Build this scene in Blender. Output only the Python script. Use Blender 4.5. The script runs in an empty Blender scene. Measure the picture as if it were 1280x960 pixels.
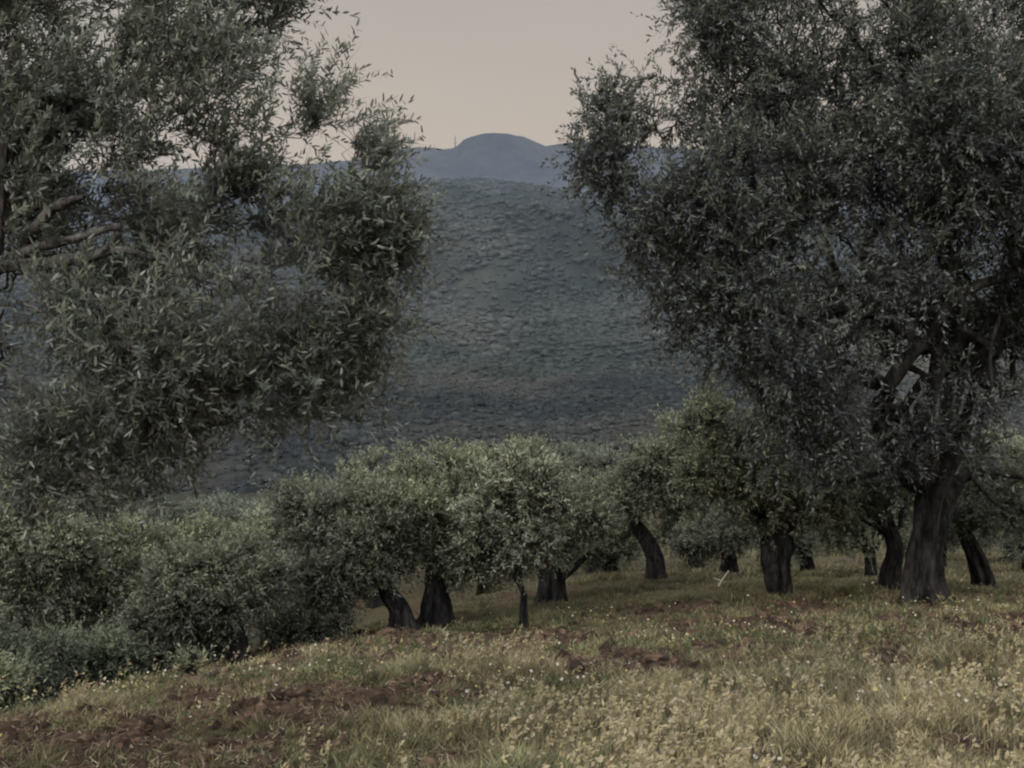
import bpy, math
import numpy as np
from mathutils import Vector
rng = np.random.default_rng(7)
FPX = 1372.0; EYE = 1.6
col = bpy.context.scene.collection

def P(px, py, Y):
    return np.array([(px-640)/FPX*Y, Y, EYE-(py-480)/FPX*Y])

# ------------------------------------------------------------------ noise
def _hash(ix, iy, iz):
    h = (ix*374761393 + iy*668265263 + iz*2147483647 + 1013904223) & 0xffffffff
    h = ((h ^ (h >> 13))*1274126177) & 0xffffffff
    h = (h ^ (h >> 16)) & 0xffff
    return h/65535.0
def vnoise(x, y, z=0.0):
    x = np.asarray(x, float); y = np.asarray(y, float); z = np.zeros_like(x)+z
    fx, fy, fz = np.floor(x), np.floor(y), np.floor(z)
    ix, iy, iz = fx.astype(np.int64), fy.astype(np.int64), fz.astype(np.int64)
    x, y, z = x-fx, y-fy, z-fz
    x = x*x*(3-2*x); y = y*y*(3-2*y); z = z*z*(3-2*z)
    out = 0
    for a in (0, 1):
        for b in (0, 1):
            for c in (0, 1):
                w = (x if a else 1-x)*(y if b else 1-y)*(z if c else 1-z)
                out = out + w*_hash(ix+a, iy+b, iz+c)
    return out*2-1
def fbm(x, y, z=0.0, o=4, g=0.5):
    s = 0; a = 1; f = 1
    for i in range(o):
        s = s+a*vnoise(x*f+17.3*i, y*f-9.1*i, (z*f if not np.isscalar(z) else z*f)+i*3.7); a *= g; f *= 2.03
    return s

# ------------------------------------------------------------------ terrain height
CTRL = np.array([
 (6.4,17,-1.83),(0.2,18,-2.33),(-1.3,18,-2.33),(-2.0,17.5,-2.3),(3.1,24,-2.6),(4.6,19,-2.07),(6.75,19.5,-2.1),
 (8.5,26,-3.04),(9.0,21,-2.3),(5.9,30,-3.5),(-4.0,16,-2.35),(-5.6,12,-1.95),(.8,21,-2.5),(-3.2,12,-1.55),
 (-6.4,22,-4.0),(-7.9,22,-4.4),(-8.6,20,-4.4),(-9,26,-5.1),(-5,28,-4.6),(-13,20,-5.5),(-8.5,14,-3.4),(-6.8,15,-3.0),(-11,16,-4.6),
 (-5.2,19,-3.3),(-3.4,21,-3.2),(0,8,-.95),(-3,8,-1.05),(3,8,-.9),(5,8,-.8),(8,12,-1.2),(-1,32,-4.4),(3,33,-4.1),(10,34,-4.2),(13,24,-2.7)])
def base_plane(x, y): return -0.12*y+0.01*x
RES = CTRL[:,2]-base_plane(CTRL[:,0], CTRL[:,1])
def height(x, y, detail=True):
    x = np.asarray(x, float); y = np.asarray(y, float)
    yy = np.where(y < 60, y, 60+(y-60)*0.55)
    h = base_plane(np.clip(x, -60, 60), yy)
    num = 0; den = 0.12
    for (cx, cy, _), r in zip(CTRL, RES):
        w = np.exp(-((x-cx)**2+(y-cy)**2)/(2*2.3**2)); num = num+w*r; den = den+w
    h = h+num/den
    h = h-0.25*np.clip(-x-12, 0, 30)*np.exp(-((y-20)/18)**2)*0.5
    if detail:
        f = np.exp(-np.clip(y-5, 0, None)/60)
        h = h+0.07*fbm(x*.55, y*.55, 3.0, 3)*f
        s = soilmask(x, y)
        h = h+s*0.08*fbm(x*3.1, y*3.1, 1.0, 3)
    return h
SOIL = [(250,960,200,40,1.),(120,860,150,30,.9),(620,800,160,22,.7),(560,905,60,14,.6),(1000,765,150,14,.7),(860,760,120,10,.6),(350,815,120,14,.7),(1120,820,90,14,.6),(150,915,240,70,1.),(400,880,190,36,1.),(540,862,90,22,.8),(775,830,110,20,1.),(930,815,80,18,.9),(1185,858,60,12,.8),(1270,795,80,18,.9),
        (300,850,110,16,.6),(30,950,150,40,1.),(890,783,190,14,.7),(1230,775,90,16,.55),(60,875,70,22,.6),(470,795,90,10,.7),(640,745,120,10,.8),(1090,790,120,14,.4)]
_SP = []
def soil_patches():
    if not _SP:
        yy = np.linspace(5, 40, 800)
        for px, py, w, h, a in SOIL:
            xx = (px-640)/FPX*yy; sy = 480+(EYE-height(xx, yy, False))/yy*FPX
            i = int(np.argmin(np.abs(sy-py))); Yc = yy[i]; g = abs(sy[min(i+8, 799)]-sy[max(i-8, 0)])/(yy[min(i+8, 799)]-yy[max(i-8, 0)])+2
            _SP.append(((px-640)/FPX*Yc, Yc, w/FPX*Yc, min(h/g, 4.), a))
    return _SP
def soilmask(x, y):
    # patches of turned red soil lying in the field (world-space ellipses)
    s = 0.0
    n = fbm(x*1.1+5, y*0.9, 7.0, 4); vn = fbm(x*3.2, y*2.2, 15., 3)
    for X, Yc, rx, ry, a in soil_patches():
        d = ((x-X)/rx)**2+((y-Yc)/ry)**2
        s = np.maximum(s, a*np.exp(-d*.8))
    return np.clip((s*1.0+n*0.30+vn*.55-0.27)*2.6, 0, 1)

# ------------------------------------------------------------------ mesh helper
def make_mesh(name, V, faces, mat, parent=None, cols=None, smooth=False, loc=None):
    """faces: list of (n,k) int arrays"""
    me = bpy.data.meshes.new(name)
    V = np.ascontiguousarray(V, dtype=np.float32)
    if loc is not None: V = V-np.asarray(loc, dtype=np.float32)
    me.vertices.add(len(V)); me.vertices.foreach_set('co', V.ravel())
    idx = np.concatenate([f.ravel() for f in faces]).astype(np.int32)
    tot = np.concatenate([np.full(len(f), f.shape[1], np.int32) for f in faces])
    st = np.concatenate([[0], np.cumsum(tot)[:-1]]).astype(np.int32)
    me.loops.add(len(idx)); me.loops.foreach_set('vertex_index', idx)
    me.polygons.add(len(tot)); me.polygons.foreach_set('loop_start', st)
    if smooth: me.polygons.foreach_set('use_smooth', np.ones(len(tot), bool))
    if cols is not None:
        a = me.attributes.new('col', 'FLOAT_COLOR', 'POINT')
        c = np.ones((len(V), 4), np.float32); c[:, :3] = cols
        a.data.foreach_set('color', c.ravel())
    me.update(calc_edges=True); me.validate()
    me.materials.append(mat)
    o = bpy.data.objects.new(name, me); col.objects.link(o)
    if parent is not None: o.parent = parent
    elif loc is not None: o.location = loc
    return o
def tag(o, label=None, cat=None, group=None, kind=None):
    if label: o['label'] = label
    if cat: o['category'] = cat
    if group: o['group'] = group
    if kind: o['kind'] = kind
    return o
def empty(name, loc):
    o = bpy.data.objects.new(name, None); o.location = [float(v) for v in loc]; o.empty_display_size = .3
    col.objects.link(o); return o

# ------------------------------------------------------------------ materials
def newmat(name):
    m = bpy.data.materials.new(name); m.use_nodes = True
    nt = m.node_tree; nt.nodes.clear(); return m, nt, nt.nodes, nt.links
def out(nt, sh):
    o = nt.nodes.new('ShaderNodeOutputMaterial'); nt.links.new(sh, o.inputs[0])
def leaf_mat(name, under=(.13,.145,.12), under_mix=.75, transl=.22, rough=.45, spec=.4):
    m, nt, N, L = newmat(name)
    at = N.new('ShaderNodeAttribute'); at.attribute_name = 'col'
    geo = N.new('ShaderNodeNewGeometry')
    mu = N.new('ShaderNodeMath'); mu.operation = 'MULTIPLY'; mu.inputs[1].default_value = under_mix
    L.new(geo.outputs['Backfacing'], mu.inputs[0])
    mx = N.new('ShaderNodeMix'); mx.data_type = 'RGBA'
    L.new(mu.outputs[0], mx.inputs[0]); L.new(at.outputs[0], mx.inputs[6]); mx.inputs[7].default_value = (*under, 1)
    pr = N.new('ShaderNodeBsdfPrincipled'); pr.inputs['Roughness'].default_value = rough
    pr.inputs['Specular IOR Level'].default_value = spec
    L.new(mx.outputs[2], pr.inputs['Base Color'])
    tr = N.new('ShaderNodeBsdfTranslucent'); L.new(at.outputs[0], tr.inputs[0])
    ms = N.new('ShaderNodeMixShader'); ms.inputs[0].default_value = transl
    L.new(pr.outputs[0], ms.inputs[1]); L.new(tr.outputs[0], ms.inputs[2]); out(nt, ms.outputs[0])
    return m
def bark_mat(name, c1, c2, scale=6):
    m, nt, N, L = newmat(name)
    tc = N.new('ShaderNodeTexCoord')
    mp = N.new('ShaderNodeMapping'); mp.inputs['Scale'].default_value = (1, 1, .35); L.new(tc.outputs['Object'], mp.inputs[0])
    n1 = N.new('ShaderNodeTexNoise'); n1.inputs['Scale'].default_value = scale; n1.inputs['Detail'].default_value = 8; n1.inputs['Roughness'].default_value = .7
    L.new(mp.outputs[0], n1.inputs[0])
    vo = N.new('ShaderNodeTexVoronoi'); vo.inputs['Scale'].default_value = scale*2.2; L.new(mp.outputs[0], vo.inputs[0])
    cr = N.new('ShaderNodeValToRGB'); cr.color_ramp.elements[0].position = .42; cr.color_ramp.elements[1].position = .62
    cr.color_ramp.elements[0].color = (*c1, 1); cr.color_ramp.elements[1].color = (*c2, 1); L.new(n1.outputs[0], cr.inputs[0])
    ad = N.new('ShaderNodeMath'); ad.operation = 'MULTIPLY_ADD'; ad.inputs[1].default_value = .5
    L.new(vo.outputs[0], ad.inputs[0]); L.new(n1.outputs[0], ad.inputs[2])
    bp = N.new('ShaderNodeBump'); bp.inputs['Strength'].default_value = 1; bp.inputs['Distance'].default_value = .09; L.new(ad.outputs[0], bp.inputs['Height'])
    pr = N.new('ShaderNodeBsdfPrincipled'); pr.inputs['Roughness'].default_value = .9; pr.inputs['Specular IOR Level'].default_value = .15
    L.new(cr.outputs[0], pr.inputs['Base Color']); L.new(bp.outputs[0], pr.inputs['Normal']); out(nt, pr.outputs[0]); return m
M = {}
M['leaf_near'] = leaf_mat('olive_leaf_near', under=(.27,.285,.25), under_mix=.8, transl=.3)
M['leaf_big'] = leaf_mat('olive_leaf_dark', under=(.15,.16,.145), under_mix=.75, transl=.28)
M['leaf_mid'] = leaf_mat('olive_leaf_mid', under=(.19,.20,.155), under_mix=.55, transl=.3, spec=.25)
M['scrub'] = leaf_mat('scrub_leaf', under=(.06,.07,.06), under_mix=.0, transl=.1, rough=.8, spec=.1)
M['grass'] = leaf_mat('grass_blade', under_mix=0, transl=.3, rough=.7, spec=.15)
M['bark'] = bark_mat('bark_dark', (.006,.006,.007), (.034,.031,.030), 8)
M['bark_old'] = bark_mat('bark_old', (.007,.0068,.0075), (.050,.046,.043), 7)
M['bark_grey'] = bark_mat('bark_grey', (.03,.028,.027), (.13,.12,.11))
M['bark_pale'] = bark_mat('bark_pale', (.05,.047,.045), (.20,.185,.175), 14)

def ground_mat():
    m, nt, N, L = newmat('field_soil')
    at = N.new('ShaderNodeAttribute'); at.attribute_name = 'col'
    tc = N.new('ShaderNodeTexCoord')
    n1 = N.new('ShaderNodeTexNoise'); n1.inputs['Scale'].default_value = 9; n1.inputs['Detail'].default_value = 9; n1.inputs['Roughness'].default_value = .72
    L.new(tc.outputs['Object'], n1.inputs[0])
    cr = N.new('ShaderNodeValToRGB'); cr.color_ramp.elements[0].position = .3; cr.color_ramp.elements[1].position = .72
    cr.color_ramp.elements[0].color = (.35,.35,.35,1); cr.color_ramp.elements[1].color = (1.5,1.45,1.35,1); L.new(n1.outputs[0], cr.inputs[0])
    mx = N.new('ShaderNodeMix'); mx.data_type = 'RGBA'; mx.blend_type = 'MULTIPLY'; mx.inputs[0].default_value = 1
    L.new(at.outputs[0], mx.inputs[6]); L.new(cr.outputs[0], mx.inputs[7])
    bp = N.new('ShaderNodeBump'); bp.inputs['Strength'].default_value = .9; bp.inputs['Distance'].default_value = .08; L.new(n1.outputs[0], bp.inputs['Height'])
    pr = N.new('ShaderNodeBsdfPrincipled'); pr.inputs['Roughness'].default_value = .95; pr.inputs['Specular IOR Level'].default_value = .1
    L.new(mx.outputs[2], pr.inputs['Base Color']); L.new(bp.outputs[0], pr.inputs['Normal']); out(nt, pr.outputs[0]); return m
M['ground'] = ground_mat()
def hill_mat(name, scale, bump):
    m, nt, N, L = newmat(name)
    at = N.new('ShaderNodeAttribute'); at.attribute_name = 'col'
    tc = N.new('ShaderNodeTexCoord')
    n1 = N.new('ShaderNodeTexNoise'); n1.inputs['Scale'].default_value = scale; n1.inputs['Detail'].default_value = 10; n1.inputs['Roughness'].default_value = .7
    L.new(tc.outputs['Object'], n1.inputs[0])
    cr = N.new('ShaderNodeValToRGB'); cr.color_ramp.elements[0].position = .34; cr.color_ramp.elements[1].position = .68
    cr.color_ramp.elements[0].color = (.6,.62,.66,1); cr.color_ramp.elements[1].color = (1.35,1.32,1.25,1); L.new(n1.outputs[0], cr.inputs[0])
    mx = N.new('ShaderNodeMix'); mx.data_type = 'RGBA'; mx.blend_type = 'MULTIPLY'; mx.inputs[0].default_value = 1
    L.new(at.outputs[0], mx.inputs[6]); L.new(cr.outputs[0], mx.inputs[7])
    n2 = N.new('ShaderNodeTexNoise'); n2.inputs['Scale'].default_value = scale*14; n2.inputs['Detail'].default_value = 8; n2.inputs['Roughness'].default_value = .75; L.new(tc.outputs['Object'], n2.inputs[0])
    c2 = N.new('ShaderNodeValToRGB'); c2.color_ramp.elements[0].position = .36; c2.color_ramp.elements[1].position = .66
    c2.color_ramp.elements[0].color = (.62,.66,.7,1); c2.color_ramp.elements[1].color = (1.25,1.22,1.15,1); L.new(n2.outputs[0], c2.inputs[0])
    m2 = N.new('ShaderNodeMix'); m2.data_type = 'RGBA'; m2.blend_type = 'MULTIPLY'; m2.inputs[0].default_value = 1
    L.new(mx.outputs[2], m2.inputs[6]); L.new(c2.outputs[0], m2.inputs[7])
    df = N.new('ShaderNodeBsdfDiffuse'); L.new(m2.outputs[2], df.inputs[0])
    out(nt, df.outputs[0]); return m
M['hill'] = hill_mat('hill_cover', .03, 1)
M['mountain'] = hill_mat('mountain_cover', .004, 1)

# ------------------------------------------------------------------ tubes
def tubes(PTS, R, ns, rough=0.0):
    """PTS (M,K,3), R (M,K) -> verts, quads"""
    Mn, K, _ = PTS.shape
    T = np.gradient(PTS, axis=1); T /= np.linalg.norm(T, axis=2, keepdims=True)+1e-9
    ref = np.where(np.abs(T[:, :, 2:3]) > .9, np.array([1., 0, 0]), np.array([0, 0, 1.]))
    A = np.cross(T, ref); A /= np.linalg.norm(A, axis=2, keepdims=True)+1e-9
    B = np.cross(T, A)
    th = np.arange(ns)/ns*2*np.pi
    rr = R[:, :, None]*np.ones(ns)
    if rough: rr = rr*(1+rough*rng.normal(size=rr.shape))
    V = PTS[:, :, None, :]+rr[..., None]*(np.cos(th)[None, None, :, None]*A[:, :, None, :]+np.sin(th)[None, None, :, None]*B[:, :, None, :])
    base = (np.arange(Mn)*K*ns)[:, None, None]; k = (np.arange(K-1)*ns)[None, :, None]; j = np.arange(ns)[None, None, :]; j2 = (j+1) % ns
    F = np.stack([base+k+j, base+k+j2, base+k+ns+j2, base+k+ns+j], -1).reshape(-1, 4)
    return V.reshape(-1, 3), F
def spline(pts, n):
    pts = np.asarray(pts, float); m = len(pts)
    t = np.linspace(0, m-1, n); i = np.clip(np.floor(t).astype(int), 0, m-2); f = (t-i)[:, None]
    p0 = pts[np.clip(i-1, 0, m-1)]; p1 = pts[i]; p2 = pts[i+1]; p3 = pts[np.clip(i+2, 0, m-1)]
    return .5*((2*p1)+(-p0+p2)*f+(2*p0-5*p1+4*p2-p3)*f**2+(-p0+3*p1-3*p2+p3)*f**3)
def trunk_mesh(path, ridges=5, seed=0., amp=.16, flare=.28):
    """path rows x,y,z,r -> gnarled trunk with flared, lobed foot"""
    n, ns = 44, 48
    S = spline(path, n); C = S[:, :3]; R = S[:, 3]
    th = np.arange(ns)/ns*2*np.pi
    t = np.linspace(0, 1, n)[:, None]
    Z = C[:, 2:3]
    rr = R[:, None]*(1+amp*np.sin(ridges*th+t*2.6+seed)+.5*amp*np.sin((ridges+4)*th-t*4+seed*2)
        +.16*vnoise(np.cos(th)[None]*1.6+seed, np.sin(th)[None]*1.6, Z*2.2+seed)+.12*vnoise(np.cos(th)[None]*4+seed, np.sin(th)[None]*4, Z*5)+.07*vnoise(np.cos(th)[None]*8+seed, np.sin(th)[None]*8, Z*4))
    h0 = C[0, 2]; fl = np.exp(-np.clip(Z-h0-.1, 0, None)/.22)
    rr = rr*(1+flare*fl*(1+.7*np.sin(ridges*th+seed)))
    T = np.gradient(C, axis=0); T /= np.linalg.norm(T, axis=1, keepdims=True)
    A = np.cross(T, [0, 1., .05]); A /= np.linalg.norm(A, axis=1, keepdims=True); B = np.cross(T, A)
    V = C[:, None]+rr[..., None]*(np.cos(th)[None, :, None]*A[:, None]+np.sin(th)[None, :, None]*B[:, None])
    k = (np.arange(n-1)*ns)[:, None]; j = np.arange(ns)[None]; j2 = (j+1) % ns
    F = np.stack([k+j, k+j2, k+ns+j2, k+ns+j], -1).reshape(-1, 4)
    V = np.concatenate([V.reshape(-1, 3), [C[-1]+T[-1]*R[-1]*.4]])
    cap = np.stack([(n-1)*ns+np.arange(ns), (n-1)*ns+(np.arange(ns)+1) % ns, np.full(ns, n*ns)], -1)
    return V, [F, cap]
def kmeans(X, k, it=6):
    k = max(1, min(k, len(X))); c = X[rng.choice(len(X), k, replace=False)].copy()
    for _ in range(it):
        l = ((X[:, None]-c[None])**2).sum(2).argmin(1)
        for j in range(k):
            if (l == j).any(): c[j] = X[l == j].mean(0)
    return c, l
def arc(a, b, K, sag=0.0, jit=.06):
    a = np.asarray(a); b = np.asarray(b); t = np.linspace(0, 1, K)[:, None]
    L = np.linalg.norm(b-a)
    p = a+(b-a)*t; p[:, 2] += (4*t*(1-t))[:, 0]*sag*L
    j = rng.normal(size=(K, 3))*jit*L; j[0] = 0; j[-1] = 0
    return p+j*np.sin(np.pi*t)

# ------------------------------------------------------------------ leaves
def leaf_cloud(p0, d, L, m, ll, lw, c_dark, c_lite, gravity=.15, hexa=False, lite_top=None):
    n = len(p0)
    t = ((np.arange(m)+.6)/m)[None, :, None]
    g = np.array([0, 0, -1.])
    bend = rng.normal(size=(n, 1, 3))*.18
    pos = p0[:, None]+(d[:, None]*t+(g*gravity+bend)*t**2)*L[:, None, None]
    tan = d[:, None]+2*(g*gravity+bend)*t; tan = tan/np.linalg.norm(tan, axis=2, keepdims=True)
    pos = pos.reshape(-1, 3); tan = tan.reshape(-1, 3); N_ = len(pos)
    r = rng.normal(size=(n, 3)); a = np.cross(d, r); a /= np.linalg.norm(a, axis=1, keepdims=True); b = np.cross(d, a)
    i = np.arange(m); ang = (i//2)*(np.pi/2)+(i % 2)*np.pi
    rad = (np.cos(ang)[None, :, None]*a[:, None]+np.sin(ang)[None, :, None]*b[:, None]).reshape(-1, 3)
    ld = tan*.75+rad*.7+rng.normal(size=(N_, 3))*.28+np.array([0, 0, .0]); ld /= np.linalg.norm(ld, axis=1, keepdims=True)
    up = tan*.8+rng.normal(size=(N_, 3))*.45+np.array([0, 0, .5])
    side = np.cross(ld, up); side /= np.linalg.norm(side, axis=1, keepdims=True)+1e-9
    nor = np.cross(side, ld)
    nor *= 1.0
    s = (ll*rng.uniform(.6, 1.2, N_))[:, None]; w = (lw*rng.uniform(.75, 1.2, N_))[:, None]
    if hexa:
        V = np.stack([pos, pos+ld*s*.3+side*w*.48, pos+ld*s*.72+side*w*.38-nor*s*.03, pos+ld*s-nor*s*.08, pos+ld*s*.72-side*w*.38-nor*s*.03, pos+ld*s*.3-side*w*.48], 1)
        F = [np.arange(N_*6).reshape(-1, 6)]; k = 6
    else:
        V = np.stack([pos, pos+ld*s*.45+side*w*.5, pos+ld*s, pos+ld*s*.45-side*w*.5], 1)
        F = [np.arange(N_*4).reshape(-1, 4)]; k = 4
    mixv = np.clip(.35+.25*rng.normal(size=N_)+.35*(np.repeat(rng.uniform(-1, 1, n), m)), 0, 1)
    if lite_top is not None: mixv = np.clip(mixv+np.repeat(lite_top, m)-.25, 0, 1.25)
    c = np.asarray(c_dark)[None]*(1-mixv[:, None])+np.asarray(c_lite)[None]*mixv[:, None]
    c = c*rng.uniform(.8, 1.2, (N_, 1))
    return V.reshape(-1, 3), F, np.repeat(np.clip(c, .004, 1), k, 0)

def ell_lobes(ells, Y0, frac=.34, dens=1.0):
    """ellipses (px,py,w,h,dY) in view measure at depth Y0+dY -> lobes in metres"""
    out_ = []
    for e in ells:
        px, py, w, h, dY = e[:5]; depth = e[5] if len(e) > 5 else 1.0
        Y = Y0+dY; c = P(px, py, Y); rx = w/2/FPX*Y; rz = h/2/FPX*Y; ry = rx*.8*depth
        r = frac*(rx*rz)**.5
        n = max(3, int(dens*2.2*rx*rz/(r*r)))
        for _ in range(n):
            v = rng.normal(size=3); v /= np.linalg.norm(v); u = rng.uniform(.1, 1)**.45
            rr = r*rng.uniform(.65, 1.25)
            q = c+v*u*np.maximum(np.array([rx, ry, rz])-rr*.8, .02)
            out_.append((*q, rr*1.08, rr*1.08, rr*.92))
    return np.array(out_)

def olive(label, group, base, trunk, ells=None, lobes=None, n=1200, m=14, ll=.1, lw=.026, slen=.4,
          cd=(.03,.038,.022), cl=(.085,.10,.05), leafmat='leaf_mid', barkmat='bark', name='olive_tree', cat='olive tree', limbs_n=5,
          extra_limbs=(), wind=(0,0,0), windtop=None, upb=.55, hexa=False, carve=.0, frac=.34, ridges=5, droop=.5, nk2=6, nk3=5, stem=.0025, amp=.16, limb_r=.5, fork_t=(.8,1.), trunk_name='trunk', clear=None, flare=.28, topthin=None):
    bx, bY = base
    bz = float(height(bx, bY)); B0 = np.array([bx, bY, bz])
    root = empty(name, B0); tag(root, label, cat, group)
    tp = [P(p[0], p[1], p[2]).tolist()+[p[3]] for p in trunk]
    tp = [[bx, bY, bz-.12, tp[0][3]]]+tp[1:] if len(tp) > 1 else tp
    tp = np.array(tp)
    V, F = trunk_mesh(tp, ridges=ridges, seed=bx*3.1, amp=amp, flare=flare)
    make_mesh(trunk_name, V, F, M[barkmat], root, smooth=True, loc=B0)
    if lobes is None: lobes = ell_lobes(ells, bY, frac)
    # shoots
    w = lobes[:, 3]**2; idx = rng.choice(len(lobes), n, p=w/w.sum())
    v = rng.normal(size=(n, 3)); v /= np.linalg.norm(v, axis=1, keepdims=True)
    fr = (.12+.88*rng.uniform(size=n)**.45)[:, None]
    p0 = lobes[idx, :3]+v*fr*lobes[idx, 3:6]
    if carve > -1:
        k = fbm(p0[:, 0]*1.5/slen*.5, p0[:, 1]*1.5/slen*.5, p0[:, 2]*1.5/slen*.5, 2) > carve-.45+(0 if topthin is None else np.clip((p0[:, 2]-topthin[0])/.5, 0, 1)*topthin[1])
        p0 = p0[k]; v = v[k]; idx = idx[k]
    k = p0[:, 2] > height(p0[:, 0], p0[:, 1])+.12
    p0 = p0[k]; v = v[k]; idx = idx[k]
    if clear is not None:
        bad = np.zeros(len(p0), bool)
        for ca, cb, cr_ in clear:   # open pocket in the crown around a line a-b
            ab = cb-ca; t = np.clip(((p0-ca)@ab)/(ab@ab), 0, 1); bad |= np.linalg.norm(p0-(ca+t[:, None]*ab), axis=1) < cr_
        bad &= rng.uniform(size=len(p0)) < .93
        p0 = p0[~bad]; v = v[~bad]; idx = idx[~bad]
    nn = len(p0)
    d = v*.75+np.array([0, 0, upb])+rng.normal(size=(nn, 3))*.42
    d[:, 2] -= np.where(v[:, 2] < -.1, droop, 0)
    if windtop is not None:
        f = np.clip((p0[:, 2]-windtop)/.8, 0, 1)[:, None]; d = d+np.array(wind)*f
    d /= np.linalg.norm(d, axis=1, keepdims=True)
    L = slen*rng.uniform(.55, 1.25, nn)
    lt = np.clip((v[:, 2]*.35+(p0[:, 2]-p0[:, 2].mean())/(p0[:, 2].std()+.01)*.12), -.4, .5)  # lit tops and shaded undersides of the crown, put into leaf colour
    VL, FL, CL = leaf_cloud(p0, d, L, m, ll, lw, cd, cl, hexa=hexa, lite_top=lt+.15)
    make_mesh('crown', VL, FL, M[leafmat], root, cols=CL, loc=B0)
    # limbs and branches
    top = tp[-1]; r0 = top[3]*limb_r
    def tpoint(t):
        s = spline(tp, 20); return s[int(np.clip(t, 0, 1)*19)]
    c1, l1 = kmeans(p0, limbs_n)
    brV = []; brF = []; off = 0
    def addt(pts, R, ns):
        nonlocal off
        a, f = tubes(pts, R, ns); brV.append(a); brF.append(f+off); off += len(a)
    src = []
    for el in extra_limbs:
        q = np.array([P(a, b, c).tolist()+[r] for a, b, c, r in el]); s = spline(q, 18)
        a, f = tubes(s[None, :, :3], s[None, :, 3]*(1+.12*rng.normal(size=18)), 10)
        make_mesh('limb', a, [f], M[barkmat], root, smooth=True, loc=B0)
        src.append(s[4:])
    for j in range(len(c1)):
        mem = p0[l1 == j]
        if len(mem) < 8: continue
        s0 = tpoint(rng.uniform(*fork_t))[:3]
        end = s0+(c1[j]-s0)*.72
        pl = arc(s0, end, 9, sag=.10, jit=.07); rl = np.linspace(r0, max(r0*.32, stem*2), 9)
        a, f = tubes(pl[None], rl[None], 8)
        make_mesh('limb', a, [f], M[barkmat], root, smooth=True, loc=B0)
        sr = [np.c_[pl, rl][3:]]+src; allp = np.concatenate(sr)
        c2, l2 = kmeans(mem, nk2)
        for k2 in range(len(c2)):
            m2 = mem[l2 == k2]
            if len(m2) < 3: continue
            dd = np.linalg.norm(allp[:, :3]-c2[k2], axis=1); q = allp[dd.argmin()]
            e2 = q[:3]+(c2[k2]-q[:3])*.85
            p2 = arc(q[:3], e2, 7, sag=rng.uniform(-.05, .15), jit=.09); r2 = np.linspace(min(q[3]*.65, r0*.5), max(r0*.1, stem*1.6), 7)
            addt(p2[None], r2[None], 6)
            c3, l3 = kmeans(m2, nk3, 3)
            for k3 in range(len(c3)):
                m3 = m2[l3 == k3]
                if len(m3) == 0: continue
                q3 = p2[np.linalg.norm(p2[2:]-c3[k3], axis=1).argmin()+2]
                e3 = c3[k3]
                p3 = arc(q3, e3, 5, sag=.03, jit=.1); addt(p3[None], np.linspace(max(r0*.09, stem*1.5), stem, 5)[None], 4)
                st = np.stack([np.repeat(e3[None], len(m3), 0), (e3+m3)/2+rng.normal(size=m3.shape)*.02, m3], 1)
                addt(st, np.repeat(np.array([[stem, stem*.9, stem*.8]]), len(m3), 0), 3)
    t3 = np.linspace(0, 1, 3)[None, :, None]
    st = p0[:, None]+(d[:, None]*t3+np.array([0, 0, -.15])*t3**2)*L[:, None, None]
    addt(st, np.repeat(np.array([[stem*.8, stem*.6, stem*.3]]), nn, 0), 3)
    make_mesh('branches', np.concatenate(brV), [np.concatenate(brF)], M[barkmat], root, loc=B0)
    return root

# ================================================================== SETTING
def lerp(a, b, t): return a+(b-a)*t
def grid(xs_fn, ys, nx):
    Y = np.repeat(np.asarray(ys)[:, None], nx, 1); u = np.linspace(-1, 1, nx)[None]
    X = xs_fn(Y)*u
    return X, Y
def grid_faces(ny, nx):
    i = np.arange(ny-1)[:, None]*nx; j = np.arange(nx-1)[None]
    return np.stack([i+j, i+j+1, i+nx+j+1, i+nx+j], -1).reshape(-1, 4)
def gcol(x, y):
    s = soilmask(x, y)[..., None]; n = (fbm(x*.5, y*.5, 11., 3)[..., None]*.5+.5).clip(0, 1)
    straw = np.array([.12,.095,.06]); green = np.array([.06,.066,.034]); soil = np.array([.075,.050,.037])
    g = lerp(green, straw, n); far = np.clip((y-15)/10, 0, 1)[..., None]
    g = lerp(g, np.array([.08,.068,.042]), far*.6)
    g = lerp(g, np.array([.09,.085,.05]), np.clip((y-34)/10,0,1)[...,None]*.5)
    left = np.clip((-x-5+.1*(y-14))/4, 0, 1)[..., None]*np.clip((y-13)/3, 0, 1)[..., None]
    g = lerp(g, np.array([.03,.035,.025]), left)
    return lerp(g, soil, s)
ys = np.concatenate([np.linspace(-8, 3, 12), 3+np.cumsum(np.full(520, .045)), np.geomspace(26.8, 9000, 90)])
X, Y = grid(lambda Y: np.maximum(14, 9+Y*.75), ys, 560)
Z = height(X, Y)
make_mesh('ground', np.stack([X, Y, Z], -1).reshape(-1, 3), [grid_faces(*X.shape)], M['ground'], cols=gcol(X, Y).reshape(-1, 3), smooth=True)['kind'] = 'structure'

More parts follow.
